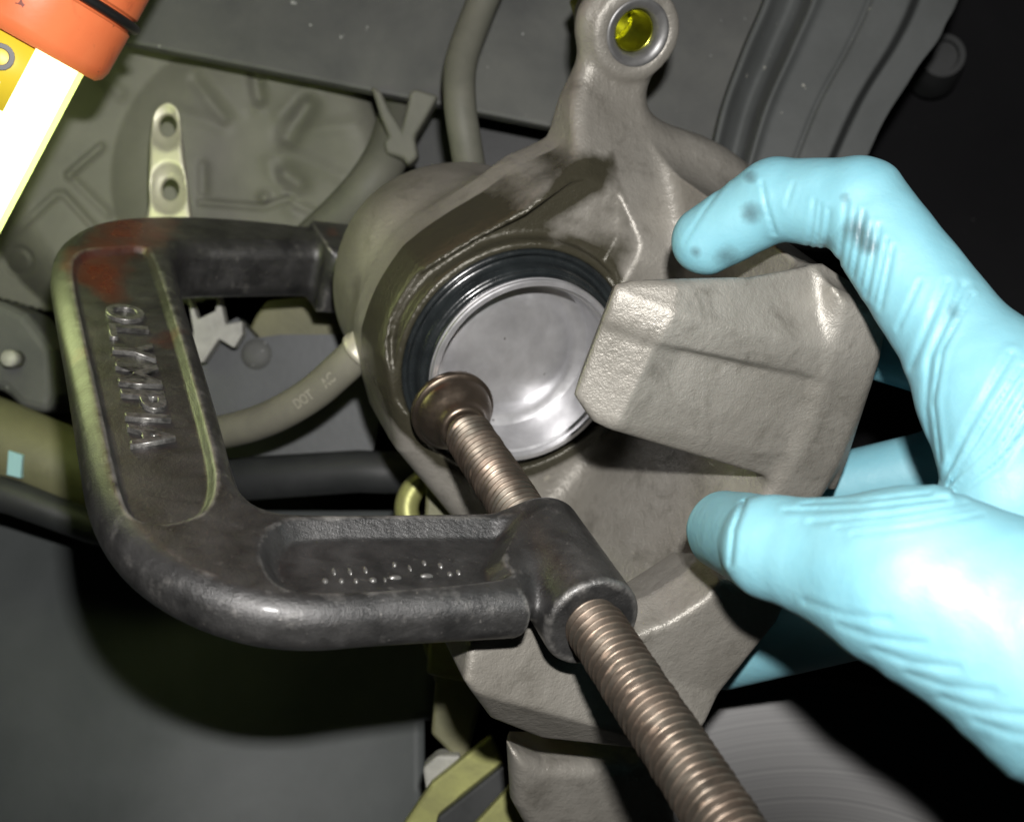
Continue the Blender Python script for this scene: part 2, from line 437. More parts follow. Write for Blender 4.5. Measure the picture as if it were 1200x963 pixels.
# dusty plastic shield with moulded relief
def d_shield(x, y):
    d = 533 + 6 * np.sin((x - 60) / 130.) + (y - 200) * .03
    r = np.hypot(x - 300, y - 210)
    d += 7 * np.clip((r - 110) / 60, 0, 1) ** 2
    for pl, am, w in (([(0, 290), (65, 228), (75, 228), (140, 300)], 2.6, 3.5), ([(80, 205), (118, 172)], 3.5, 3.5), ([(82, 207), (125, 250)], 1.8, 4),
                      ([(235, 237), (308, 243), (340, 232)], 3.0, 3.0), ([(335, 235), (400, 262)], 2.0, 4), ([(150, 70), (290, 150), (420, 200)], .8, 20),
                      ([(228, 95), (262, 140)], 2.5, 6), ([(300, 90), (304, 115)], 7, 7), ([(360, 125), (338, 160)], 8, 10), ([(335, 205), (350, 215)], 6, 9),
                      ([(120, 90), (140, 110)], 2.5, 7), ([(238, 195), (238, 225)], 2.5, 5)):
        d += .62 * am * G(seg2(x, y, pl), w * 1.25)
    d += 1.6 * G(np.hypot(x - 22, y - 306) - 15, 2.5)
    d -= 3.0 * G(np.hypot(x - 310, y - 232), 7)
    for k in range(7):
        an = math.radians(-160 + 38 * k)
        d -= 1.0 * G(seg2(x, y, [(300 + 40 * math.cos(an), 160 + 34 * math.sin(an)), (300 + 115 * math.cos(an), 160 + 95 * math.sin(an))]), 9)
    d += 9 * np.clip((np.hypot((x - 225) / 1.15, y - 190) - 172) / 34, 0, 1.5) ** 2
    return d
mask = catmull([(-200, -60), (120, 20), (300, 40), (432, 100), (446, 150), (440, 200), (410, 262), (330, 330), (120, 372), (60, 365), (0, 350), (-200, 300)], 5)
o = part('splash_shield', sheet(-200, 460, -60, 380, 260, 170, d_shield, mask), M['shield'])
tag(thick(o, 3), 'dusty olive grey plastic shield with moulded ribs behind the strap', 'shield')

# strap with two countersunk holes
D_ST = 505
so = P(198, 250, D_ST); st = thing('strap_bracket', so, 'cream plated metal strap with two holes standing behind the clamp', 'bracket')
def sdf_strap(p):
    x = 600 + F * p[:, 0] / D_ST; y = 481.5 - F * p[:, 2] / D_ST
    out = sd_poly(x, y, STRAP) * D_ST / F
    d = extrude(out, p[:, 1], D_ST - 2.5, D_ST + 2.5, 1.2)
    for cx, cy in ((196, 147), (199, 222)):
        r = np.hypot((x - cx), (y - cy) * .78) * D_ST / F
        d = smax(d, 4.2 - r + np.clip(D_ST - 2.6 + 2.5 - p[:, 1], -9, 9) * -0.0 - 1.0, .4)          # hole
        dish = np.sqrt(np.maximum(r, 0) ** 2 + (p[:, 1] - (D_ST - 9.0)) ** 2) - 10.0
        d = smax(d, -dish, .8)
    return d
STRAP = catmull([(178, 150), (183, 130), (196, 121), (208, 128), (212, 150), (218, 200), (224, 250), (230, 300), (170, 300), (176, 240), (176, 215)], 5)
sv = surface(sdf_strap, P(160, 310, D_ST) - V3(0, 6, 0), P(240, 110, D_ST) + V3(0, 6, 0), .55)
part('strap_plate', sv, M['strap'], st)

# hoses
def path(pts, n=8): return [P(*p) for p in catmull(pts, n, closed=False)]
o = part('rubber_hose', tube(path([(610, -160, 470), (590, -60, 470), (562, 10, 468), (541, 70, 462), (539, 120, 458), (546, 170, 460), (556, 230, 468), (566, 300, 480)]), 5.6, 24), M['hose'])
tag(o, 'grey rubber hose hanging in front of the chassis panel beside the caliper ear', 'hose')
bh = thing('brake_hose', P(428, 425, 440), 'beige brake hose curving from the caliper to behind the clamp spine', 'hose')
hp = path([(150, 520, 500), (220, 512, 480), (275, 503, 462), (320, 488, 450), (365, 462, 440), (400, 432, 432), (425, 408, 428)], 10)
part('hose_body', tube(hp, 5.9, 24), M['hose2'], bh)
e = unit(hp[-1] - hp[-3])
part('crimp_collar', lathe(hp[-1] - e * 2.5, e, [(0, 6.3), (.6, 6.8), (2.0, 6.8), (2.6, 6.2), (20, 6.0)], 28), M['strap'], bh)
for body, k0, ln in (('DOT', 38, 8.5), ('AC', 46, 5.5)):
    ex = unit(hp[k0 + 4] - hp[k0]); ez = unit(-hp[k0] - ex * np.dot(-hp[k0], ex)); ey = np.cross(ez, ex)
    part('printed_text', text_on(body, hp[k0] + ez * 5.75 - ey * 1.6, ex, ey, ez, ln, 3.6, .12), M['print'], bh)

# curved arm with a frayed clip beside the shield
o = part('pipe_arm', tube(path([(372, 280, 520), (405, 248, 512), (440, 205, 508), (455, 170, 515), (460, 120, 530), (462, 60, 540)]), [9, 9.5, 10] + [10] * 100, 20)
         if False else tube(path([(360, 290, 522), (405, 248, 514), (436, 212, 510), (456, 176, 516), (470, 130, 530), (480, 70, 545)]), 8.6, 20), M['hose'])
tag(o, 'dusty grey pipe running along the edge of the plastic shield', 'pipe')
rng = np.random.default_rng(4)
clip_poly = [(434, 100), (446, 106), (456, 128), (470, 150), (476, 128), (480, 106), (488, 104), (514, 112), (498, 140), (486, 160), (490, 184), (478, 194), (472, 186), (452, 180), (449, 166), (455, 160), (446, 138)]
o = part('hose_clip', prism([P(x, y, 497 + (y - 100) * .05) for x, y in clip_poly], V3(0, 9, 0)), M['hose'], smooth=False)
bevel(o, 1.4, 3)
tag(o, 'ragged pale plastic clip gripping the dusty pipe below the chassis panel', 'clip')

# ribbed fender liner, upper right
lb = catmull([(915, -120), (900, -20), (868, 60), (843, 130), (825, 215)], 8, closed=False)
rb = catmull([(1170, -120), (1122, 0), (1098, 48), (1050, 118), (1000, 215)], 8, closed=False)
def d_rib(q):
    return (-6 * G(q - .03, .04) + 4 * G(q - .15, .05) - 6 * np.clip((q - .2) / .06, 0, 1) * np.clip((.80 - q) / .04, 0, 1) - 3 * G(q - .27, .03)
            + 1.0 * G(q - .55, .012) - 1.0 * np.clip((q - .55) / .03, 0, 1) + 9 * np.clip((q - .77) / .04, 0, 1))
nq = 90; vs = []; fs = []
for i in range(len(lb)):
    for k in range(nq):
        q = k / (nq - 1.); x, y = lb[i] * (1 - q) + rb[i] * q
        jag = 0
        vs.append(P(x + (1.2 * math.sin(i * .9) if k == nq - 1 else 0), y, 478 + float(d_rib(np.array(q))) - .02 * (y - 60)))
for i in range(len(lb) - 1):
    for k in range(nq - 1): fs.append((i * nq + k, (i + 1) * nq + k, (i + 1) * nq + k + 1, i * nq + k + 1))
o = part('fender_liner', (vs, fs), M['liner'])
tag(thick(o, 2.5), 'ribbed grey fender liner strip rising behind the gloved index finger', 'liner')
o = part('screw_boss', lathe(P(1105, 66, 596), V3(-.15, -1, 0), [(-30, 12), (0, 10), (1.5, 9.5), (1.5, 7), (-1, 6.5), (-1, 0)], 40), M['dark'])
tag(autosmooth(o), 'round black boss on the dark wheel well wall beside the fender liner', 'boss')

# things behind the clamp opening
pl = thing('knuckle_plate', P(330, 540, 545), 'grey steel knuckle plate with a round bolt seen through the clamp opening', 'plate')
part('plate_body', prism([P(x, y, 520) for x, y in [(215, 430), (240, 392), (278, 372), (300, 396), (330, 392), (430, 392), (450, 470), (430, 560), (230, 545), (215, 500)]], V3(0, 14, 0)), M['knuckle'], pl, smooth=False)
autosmooth(part('bolt_head', lathe(P(302, 415, 522), unit(V3(.05, -1, .03)), [(-4, 6.8), (1.2, 6.6), (2.6, 5.6), (3.5, 3.4), (3.8, 0)], 32), M['panel'], pl), 80)
o = part('backing_plate', prism([P(x, y, 540) for x, y in [(285, 400), (298, 372), (312, 352), (380, 345), (460, 350), (460, 420), (285, 420)]], V3(0, 8, 0)), M['olive'], smooth=False)
tag(bevel(o, 1.5), 'olive backing plate behind the grey knuckle plate', 'plate')
o = part('wire_clip', prism([P(x, y, 506) for x, y in [(219, 346), (224, 350), (231, 374), (252, 364), (254, 346), (258, 350), (264, 380), (284, 376), (284, 392), (274, 408), (256, 397), (238, 425), (222, 424), (226, 388)]], V3(0, 7, 0)), M['whitish'], smooth=False)
bevel(o, 1.2, 3)
tag(o, 'pale greenish wire clip on the knuckle plate beside the clamp spine', 'clip')
o = part('tie_rod', tube([P(60, 585, 545), P(250, 563, 520), P(420, 552, 505), P(640, 560, 500)], [9, 8.5, 8, 8], 20), M['dark'])
tag(o, 'dark tie rod running level behind the clamp opening', 'rod')

# left edge: housing, control arm
o = bevel(part('sensor_housing', prism([P(x, y, 505) for x, y in [(-90, 335), (0, 352), (30, 366), (62, 408), (66, 462), (58, 486), (22, 478), (4, 458), (-90, 440)]], V3(0, 30, 0)), M['panel'], smooth=False), 4, 3)
tag(o, 'dark grey housing under the corner of the plastic shield', 'housing')
ca = thing('control_arm', P(0, 590, 505), 'thick olive grey control arm passing behind the clamp spine', 'arm')
part('arm_body', tube([P(-260, 450, 520), P(-80, 490, 508), P(0, 520, 505), P(90, 556, 505), P(190, 590, 512)], [18, 17, 16.5, 16, 15], 32), M['olive'], ca)
part('arm_flange', tube([P(-260, 520, 500), P(-60, 560, 492), P(20, 584, 490), P(110, 618, 492), P(200, 640, 500)], [7, 7, 6.5, 6, 6], 20), M['dark'], ca)
part('paint_mark', prism([P(x, y, 487) for x, y in [(10, 528), (26, 533), (24, 560), (8, 556)]], V3(0, 3, 0)), M['teal'], ca, smooth=False)
part('bolt_tip', lathe(P(10, 420, 497), V3(0, -1, 0), [(-8, 3.4), (0, 3.2), (1, 2.6), (1.2, 0)], 16), M['whitish'], o)

# brake rotor low on the right
rc = P(965, 1322, 424); rn = unit(V3(-.08, -1, .26))
rt = bpy.data.objects.new('brake_rotor', None); scene.collection.objects.link(rt); rt.location = rc * .001
rt.rotation_euler = Vector(rn).to_track_quat('Z', 'Y').to_euler()
tag(rt, 'large dark turned steel brake rotor below the hand', 'rotor')
def rot_part(name, prof, m):
    v, f = lathe(V3(0, 0, 0), V3(0, 0, 1), prof, 160)
    ob = bpy.data.objects.new(name, make_mesh(name, v, f, m, V3(0, 0, 0))); scene.collection.objects.link(ob); ob.parent = rt
    return autosmooth(ob, 30)
rot_part('friction_disc', [(-20, 60), (-20, 138), (-18.5, 140), (-13, 140), (-12, 137), (-8, 137), (-7, 140), (-1.5, 140), (0, 138), (0, 92), (-1.2, 91), (-1.2, 88), (0, 87), (0, 60)], M['rotor'])
rot_part('rotor_hat', [(-20, 80), (20, 76), (24, 72), (25, 60), (25, 30)], M['rotor'])

# ------------------------------------------------------------------ knuckle bracket pieces seen between clamp and lower claw
kb = thing('caliper_bracket', P(560, 963, 450), 'greenish yellow plated caliper bracket behind the lower claw', 'bracket')
def br(name, poly, d, ext, m=M['zolive'], bw=1.2):
    return bevel(part(name, prism([P(x, y, d) for x, y in poly], V3(0, ext, 0)), m, kb, smooth=False), bw)
br('bracket_arm', [(500, 560), (540, 550), (590, 600), (600, 700), (575, 770), (560, 840), (545, 900), (505, 860), (510, 800), (490, 740)], 447, 14, M['olive'])
br('bracket_tab', [(505, 700), (566, 700), (560, 752), (548, 800), (500, 790)], 436, 5)
br('lower_tab', [(470, 970), (505, 918), (575, 862), (590, 895), (540, 935), (500, 1000)], 436, 6)
br('lower_lug', [(495, 900), (512, 885), (540, 885), (530, 920), (500, 932)], 442, 10, M['whitish'])
br('pad_clip', [(505, 1010), (512, 958), (590, 896), (606, 925), (550, 985), (535, 1020)], 430, 6, M['dark'])
br('foot_tab', [(545, 1010), (552, 970), (600, 918), (616, 950), (600, 1010)], 424, 5)
def ring_sdf(p):
    c = P(512, 596, 462); q = p - c
    rr = np.hypot(q[:, 0], q[:, 2]); return np.hypot(rr - 10.5, q[:, 1]) - 4.2
part('bracket_eye', surface(ring_sdf, P(512, 596, 462) - 17, P(512, 596, 462) + 17, 1.0), M['zolive'], kb)

# ================================================================== BRAKE CALIPER
def uvt(T0, pts):
    out = []
    for x, y in pts:
        h = hit(x, y, C0 + A * T0, A) - C0; out.append((h.dot(U), h.dot(Vv)))
    return out
def uv3(u, v, t): return C0 + U * u + Vv * v + A * t
EAR_T = -36.
ear = uvt(EAR_T, catmull([(600, 190), (640, 172), (652, 160), (664, 120), (684, 75), (682, 40), (688, 12), (710, -12), (742, -20), (775, -8), (790, 20), (790, 52), (772, 88), (764, 112), (768, 134), (790, 150), (835, 166), (870, 186), (915, 225), (950, 262)], 5, closed=False))
body_poly = ear + [(52, 40), (56, 0), (52, -40), (40, -66), (10, -58), (-22, -40), (-38, -14), (-38, 14), (-30, 30)]
FT = 74.                                         # outer face of the claw
f_up = uvt(FT, [(740, 350), (762, 345), (900, 341), (1005, 320), (1042, 348), (1046, 380), (995, 590), (930, 575), (706, 507), (689, 482)])
FL = 99.
f_lo = uvt(FL, [(548, 806), (558, 772), (584, 752), (640, 752), (700, 768), (740, 770), (800, 748), (840, 722), (862, 698), (942, 714), (928, 746), (834, 862), (760, 892), (650, 894), (588, 866)])
f_lo2 = uvt(76., [(602, 884), (640, 900), (740, 903), (790, 880), (800, 1040), (640, 1010), (606, 950)])
crease = uvt(FT, catmull([(745, 402), (790, 412), (840, 432), (900, 447), (1000, 456), (1060, 460)], 5, closed=False)) + uvt(FT, [(1060, 640), (640, 560), (690, 440)])
ear_c = hit(746, 38, C0 + A * EAR_T, A); ve = (ear_c - C0).dot(Vv)
uvt_ridge = uvt(FT, catmull([(735, 350), (800, 368), (870, 388), (985, 392)], 4, closed=False))
lo_ridge = uvt(FL, catmull([(560, 828), (620, 830), (700, 850)], 4, closed=False))
pocket = uvt(-9., [(748, 188), (750, 240), (749, 286), (724, 330), (640, 345), (560, 380), (500, 450), (480, 480), (461, 468), (444, 409), (449, 363), (484, 319), (555, 275), (613, 246), (672, 204)])
dry = uvt(-12., [(742, 205), (743, 278), (690, 285), (620, 296), (655, 262)])
LOBE = P(508, 308, 442)
def line_uv(T0, p0, p1):                          # signed distance (mm) to a line drawn on the claw face, + to the right of p0 -> p1 as seen
    (ax, ay), (bx, by) = uvt(T0, [p0, p1]); L_ = math.hypot(bx - ax, by - ay)
    (cx, cy), = uvt(T0, [((p0[0] + p1[0]) / 2 - (p1[1] - p0[1]) * .2, (p0[1] + p1[1]) / 2 + (p1[0] - p0[0]) * .2)])
    nx, ny = (by - ay) / L_, -(bx - ax) / L_
    if (cx - ax) * nx + (cy - ay) * ny < 0: nx, ny = -nx, -ny
    return lambda u, v: (u - ax) * nx + (v - ay) * ny
l_low = line_uv(FL, (548, 812), (715, 858)); l_tip = line_uv(FT, (782, 392), (728, 500)); l_cr = line_uv(FT, (1000, 456), (745, 402)); l_cr0 = l_cr; l_cr = lambda u, v: -l_cr0(u, v)
l_top = line_uv(FT, (1000, 396), (760, 384)); l_side = line_uv(FT, (988, 330), (950, 580))
def caliper_sdf(p):
    q = p - C0; T = dot(q, A); u = dot(q, U); v = dot(q, Vv); R = np.hypot(u, v)
    d = extrude(R - 41.8, T, -84, -6.5, 12)                        # cylinder body
    fr = np.clip((ve - 14 - v) / 44, 0, 1); fr = EAR_T + 30 * fr * fr * (3 - 2 * fr)
    pb = sd_poly(u, v, body_poly)
    a_ = pb + 5. + .55 * np.maximum(EAR_T - 6 - T, 0); b_ = np.maximum(T - fr, -58 - T) + 5.
    d = smin(d, (np.minimum(np.maximum(a_, b_), 0) + np.hypot(np.maximum(a_, 0), np.maximum(b_, 0)) - 5.) * .9, 6)
    d = smin(d, np.sqrt(((p - LOBE) ** 2).sum(1)) - 27.5, 7)
    pk = sd_poly(u, v, pocket)
    d = smax(d, -(np.maximum(pk + .55 * np.maximum(-6 - T, 0), -14.5 - T)) * .8, .9)    # sunk pocket round the bore
    d = smin(d, extrude(R - 38.6, T, -40, -8.4, 1.2), 2.0)                # lip of the bore
    Rb = np.hypot(u + 112, v)
    br_ = extrude(np.maximum(np.abs(Rb - 162.5) - 9.5, np.abs(v) - 70), T, -62, FT - 2, 4)
    d = smin(d, br_, 8)
    f1 = extrude(sd_poly(u, v, f_up) + .55 * np.maximum(FT - 9 - T, 0) * np.clip((52 - u) / 12, 0, 1), T, FT - 24, FT, 4.5) * .88
    s_ = l_cr0(u, v); rt_ = np.clip((u - 5) / 40., 0, 1)            # + above the crease; the step fades towards the bridge
    lf_ = np.clip(-l_tip(u, v) / 9., 0, 1); up = 1.2 * (1 - rt_) * G(s_ - 4, 6) - .62 * np.maximum(s_ - 9, 0)
    dn = -(2.0 - 1.75 * rt_) * lf_ * np.clip(1 + (s_ + 1.2) / 13., 0, 1) - .22 * np.maximum(-s_ - 22, 0)
    rel = np.where(s_ > 0, up, dn); k_ = np.clip(s_ / 2.8 + .5, 0, 1); k_ = k_ * k_ * (3 - 2 * k_); rel = dn * (1 - k_) + up * k_
    rel -= .55 * np.maximum(l_tip(u, v), 0) + .16 * np.maximum(-l_side(u, v), 0)
    f1 = smax(f1, (T - FT + 2.0 - rel) * .75, 1.2)
    d = smin(d, f1, 3.5)
    f2 = extrude(sd_poly(u, v, f_lo) + .55 * np.maximum(FL - 19 - T, 0) * np.clip((52 - u) / 12, 0, 1), T, FL - 42, FL, 3.5) * .88
    pass
    sl = l_low(u, v)
    f2 = smax(f2, (T - FL + 1.2 + .62 * np.maximum(sl, 0) + .34 * np.clip(-sl, 0, 16)) * .8, 1.6)
    d = smin(d, f2, 3.5)
    d = smin(d, extrude(sd_poly(u, v, f_lo2) + .35 * np.maximum(70 - T, 0), T, 50, 76, 4.0) * .9, 1.5)
    d = smax(d, -np.maximum(np.maximum(R - 36.2, -(T + 46)), T - 15), 1.0)        # bore
    qe = p - ear_c; Re = np.sqrt(np.maximum((qe ** 2).sum(1) - dot(qe, A) ** 2, 0))
    d = smax(d, -(Re - 10.4), .8)
    d = smin(d, extrude(np.abs(Re - 12.0) - 1.8, T, EAR_T - 10, EAR_T + 1.2, 1.0), 3)
    return d
cal = thing('brake_caliper', uv3(0, 0, -60), 'grey cast iron brake caliper held in the gloved hand with its bore open', 'caliper')
pix = [uv3(uu, vv, tt) for uu in (-50, 66) for vv in (-120, 125) for tt in (-90, 80)]
CAX = np.stack([U, Vv, A], 1)                                   # mesh the casting on its own axes
def cal_local(q): return caliper_sdf(C0 + q @ CAX.T)
cv, cf = surface(cal_local, (-56, -118, -90), (74, 128, 104), 1.05)
casting = part('casting', (C0 + cv @ CAX.T, cf), M['cast'], cal)
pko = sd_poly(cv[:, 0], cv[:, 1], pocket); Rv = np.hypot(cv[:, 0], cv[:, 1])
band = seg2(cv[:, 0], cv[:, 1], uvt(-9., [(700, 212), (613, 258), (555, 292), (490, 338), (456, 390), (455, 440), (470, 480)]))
oil_glow = 1.0 * G(band, 4.5) + .55 * np.clip(-pko / 3., 0, 1) + .8 * G(np.maximum(Rv - 38.6, 0), 2.2)
oil_glow = np.clip(oil_glow, 0, 1.0) * ((cv[:, 2] > -32) & (cv[:, 2] < 10)) * (1 - .45 * np.clip(.5 - sd_poly(cv[:, 0], cv[:, 1], dry) / 5., 0, 1))
if len(casting.data.vertices) == len(cv):
    casting.data.attributes.new('oil_glow', 'FLOAT', 'POINT').data.foreach_set('value', oil_glow.astype(np.float32))

pist = part('piston', lathe(C0, A, [(-46, 29.8), (-2.5, 29.8), (-2.2, 28.9), (-1.4, 28.9), (-1.1, 30.0), (-.4, 30.0), (0, 29.6), (0, 28.4), (-.5, 28.0), (-2.0, 27.8), (-2.4, 27.0), (-4.5, 26.7), (-12, 26.3), (-14.6, 25.2), (-15.8, 23.2), (-16.0, 21.2), (-15.6, 20.0), (-15.2, 19.2), (-15.0, 17), (-15.0, 12), (-15.0, 7), (-15.0, 3), (-15.0, .05)], 128), M['piston'], cal)
autosmooth(pist, 28)
boot = part('dust_boot', lathe(C0, A, [(-26, 36.4), (-9.0, 36.4), (-8.0, 35.8), (-8.2, 34.8), (-9.6, 34.2), (-9.8, 33.2), (-7.4, 32.5), (-5.2, 32.0), (-4.4, 31.2), (-4.8, 30.5), (-3.0, 30.2), (-2.6, 30.0), (-3.4, 29.7), (-16, 29.7)], 128), M['rubber'], cal)
part('guide_bushing', lathe(ear_c, A, [(-24, 10.5), (.6, 10.5), (1.4, 10.0), (1.4, 9.2), (.4, 7.2), (-1.0, 6.8), (-1.6, 6.6), (-24, 6.6)], 64), M['bush'], cal)
part('guide_sleeve', lathe(ear_c, A, [(-26, 6.5), (-2.2, 6.5), (-1.8, 6.3), (-2.2, 5.9), (-26, 5.9)], 48), M['zinc'], cal)
part('guide_pin', lathe(ear_c, A, [(-40, 5.6), (-17, 5.6), (-16, 4.8), (-16, 0)], 6), M['zinc'], cal, smooth=False)
part('foundry_mark', lathe(hit(752, 656, uv3(43, 0, 0), U), -U, [(-.5, 2.6), (.5, 2.5), (.6, 2.0), (.1, 1.6), (.1, 0)], 28), M['cast'], cal)

# ================================================================== C-CLAMP
def wt(off, pts):                                 # photo outline on the clamp's side plane -> (w, t)
    out = []
    for x, y in pts:
        h = hit(x, y, S0 + N * off, N) - S0; out.append((h.dot(W), h.dot(A)))
    return out
H = 7.0
outer = [(628, 700), (540, 704), (450, 708), (380, 712), (310, 706), (240, 686), (180, 655), (135, 615), (108, 565), (95, 500), (80, 410), (66, 335), (62, 300), (72, 276), (105, 257), (160, 249), (235, 249), (330, 257), (425, 272)]
inner = [(430, 290), (380, 287), (300, 286), (235, 286), (212, 294), (212, 318), (232, 385), (258, 470), (278, 540), (292, 570), (320, 588), (370, 592), (480, 592), (640, 590)]
out_wt = wt(H, [tuple(p) for p in catmull(outer, 4, closed=False)]); in_wt = wt(H, [tuple(p) for p in catmull(inner, 4, closed=False)])
frame_poly = out_wt + [(-10, -128), (-10, -114)] + in_wt
up_arm = [p for p in frame_poly if p[1] < -80]
sp_pocket = wt(H, catmull([(84, 322), (92, 296), (125, 289), (165, 287), (180, 298), (200, 355), (222, 425), (248, 520), (254, 565), (240, 598), (195, 613), (155, 604), (138, 570), (122, 500), (102, 410)], 4))
ar_pocket = wt(H, catmull([(303, 650), (312, 622), (345, 606), (450, 603), (612, 607), (604, 628), (592, 655), (598, 676), (500, 688), (380, 694), (325, 684)], 4))
def clamp_sdf(q):                                 # q in (w, t, n) from S0
    w_, t_, n_ = q[:, 0], q[:, 1], q[:, 2]
    d2 = sd_poly(w_, t_, frame_poly)
    half = H + np.clip((-70 - t_) / 30, 0, 1) * 4.0
    nn = n_ + np.clip((-70 - t_) / 30, 0, 1) * 4.0
    a_ = d2 + 6.3; b_ = np.abs(nn) - half + 6.3
    d = np.minimum(np.maximum(a_, b_), 0) + np.hypot(np.maximum(a_, 0), np.maximum(b_, 0)) - 6.3
    # panels sunk into the side face
    for poly, dep, slope in ((sp_pocket, 2.6, 1.5), (ar_pocket, 4.2, 1.0)):
        pd = sd_poly(w_, t_, poly)
        depth = np.clip(-pd * slope, 0, dep)
        for sgn in (1, -1):
            d = smax(d, (sgn * nn - (half - depth)) * .65, .45) if sgn > 0 else d
    # threaded boss
    r = np.hypot(w_, n_)
    d = smin(d, extrude(r - 11.8, t_, 70, 108, 1.6), 4.5)
    # anvil behind the caliper
    d = smin(d, extrude(np.maximum(np.abs(w_ + 2) - 16, np.abs(n_ + 4) - 12.5), t_, -136, -104, 3), 4)
    d = smin(d, extrude(r - 11, t_, -112, -90, 2), 3)
    return d
AX = np.stack([W, A, N], 1)
cvv, cff = surface(clamp_sdf, (-24, -150, -24), (128, 120, 18), .72)
clamp = thing('c_clamp', S0 + A * 90, 'black cast iron C-clamp with raised lettering, its screw pressing the piston', 'clamp')
det = np.linalg.det(AX)
fv = S0 + cvv @ AX.T
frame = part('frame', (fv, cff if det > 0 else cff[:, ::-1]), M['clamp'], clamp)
fx = 600 + F * fv[:, 0] / fv[:, 1]; fy = 481.5 - F * fv[:, 2] / fv[:, 1]
rd = np.zeros(len(fv))  # orange handle's reflection painted red on the frame, plus one rust spot
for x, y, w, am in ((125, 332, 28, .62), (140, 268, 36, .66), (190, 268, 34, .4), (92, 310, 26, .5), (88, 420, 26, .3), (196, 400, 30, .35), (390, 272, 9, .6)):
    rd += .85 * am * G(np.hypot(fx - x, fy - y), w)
frame.data.attributes.new('oil_glow', 'FLOAT', 'POINT').data.foreach_set('value', np.clip(rd, 0, .8).astype(np.float32))
# raised lettering down the spine
h0 = hit(121, 358, S0 + N * (H - 2.6), N); h1 = hit(154, 533, S0 + N * (H - 2.6), N)
ex = unit(h1 - h0); ey = unit(-W - ex * np.dot(-W, ex)); L_ = np.linalg.norm(h1 - h0)
for i, (ch, wd) in enumerate(zip('OLYMPIA', (1.05, .85, 1.0, 1.15, .95, .42, 1.05))):
    s = sum((1.05, .85, 1.0, 1.15, .95, .42, 1.05)[:i]) / 6.47 * L_
    part('raised_letter', text_on(ch, h0 + ex * (s + .6), ex, ey, N, wd / 6.47 * L_ * .78 if ch != 'I' else 2.6, 11.2, 1.3), M['letter'], frame)
# worn lettering on the lower arm
base = N * (H - 4.2)
ax_w = unit(-W); ax_a = A
for x, y, lx, ly in ((381, 681, 8, 5), (400, 681, 7, 5), (417, 681, 6, 5), (437, 680, 10, 5), (451, 680, 4, 4), (463, 677, 18, 4), (500, 675, 19, 4), (527, 673, 7, 5),
                     (391, 670, 5, 8), (410, 670, 5, 8), (428, 668, 5, 8), (462, 662, 6, 5), (497, 660, 6, 6), (516, 663, 7, 7), (537, 671, 6, 6), (480, 666, 4, 7)):
    c = hit(x, y, S0 + base, N); v, f = [], []
    for r_, z_ in ((1, -.6), (.85, .35), (.45, .62)):
        for k in range(10):
            th = 2 * math.pi * k / 10
            v.append(c + ax_w * (lx * .095 * r_ * math.cos(th)) + ax_a * (ly * .19 * r_ * math.sin(th)) + N * z_)
    for q in range(2):
        for k in range(10): f.append((q * 10 + k, q * 10 + (k + 1) % 10, q * 10 + 10 + (k + 1) % 10, q * 10 + 10 + k))
    f.append(tuple(20 + k for k in range(10)))
    if np.linalg.det(np.stack([ax_w, ax_a, N])) < 0: f = [g[::-1] for g in f]
    part('worn_letter', (v, f), M['worn'], frame)
# screw with a real helical thread
def screw_mesh(t0, t1, r0, r1, pitch, n=40, per=12):
    turns = (t1 - t0) / pitch; m = int(turns * per); vs = []; fs = []
    e1, e2 = basis(A)
    for i in range(m + 1):
        t = t0 + (t1 - t0) * i / m
        for k in range(n):
            th = 2 * math.pi * k / n
            ph = ((t - t0) / pitch - k / n) % 1.0
            tri = abs(ph - .5) * 2
            r = r0 + (r1 - r0) * min(1, tri * 1.12)
            ed = min(1, (t - t0) / 2., (t1 - t) / 2.)
            r = r0 + (r - r0) * ed * (1 - .16 * (math.sin(t * 1.31 + 2.1 * th) * math.sin(t * .37 - th)) ** 2)
            vs.append(S0 + A * t + (e1 * math.cos(th) + e2 * math.sin(th)) * r)
    for i in range(m):
        for k in range(n):
            fs.append((i * n + k, i * n + (k + 1) % n, (i + 1) * n + (k + 1) % n, (i + 1) * n + k))
    fs.append(tuple(range(n - 1, -1, -1))); fs.append(tuple(m * n + k for k in range(n)))
    return vs, fs
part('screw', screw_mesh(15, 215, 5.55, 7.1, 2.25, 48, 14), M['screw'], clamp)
part('swivel_pad', lathe(S0, A, [(0, 11.8), (.5, 12.4), (2.4, 12.6), (2.9, 12.2), (3.2, 11.5), (4.6, 11.3), (6.6, 10.5), (8.4, 9.2), (9.8, 8.0), (11.4, 7.3), (12.6, 7.0), (13.3, 6.4), (13.4, 5.6), (13.0, 4.8), (13.0, 0)], 72), M['pad'], clamp)
part('ball_neck', lathe(S0, A, [(12.5, 4.6), (14.0, 4.6), (14.6, 5.6), (15.2, 6.1), (16.2, 6.1)], 40), M['pad'], clamp)

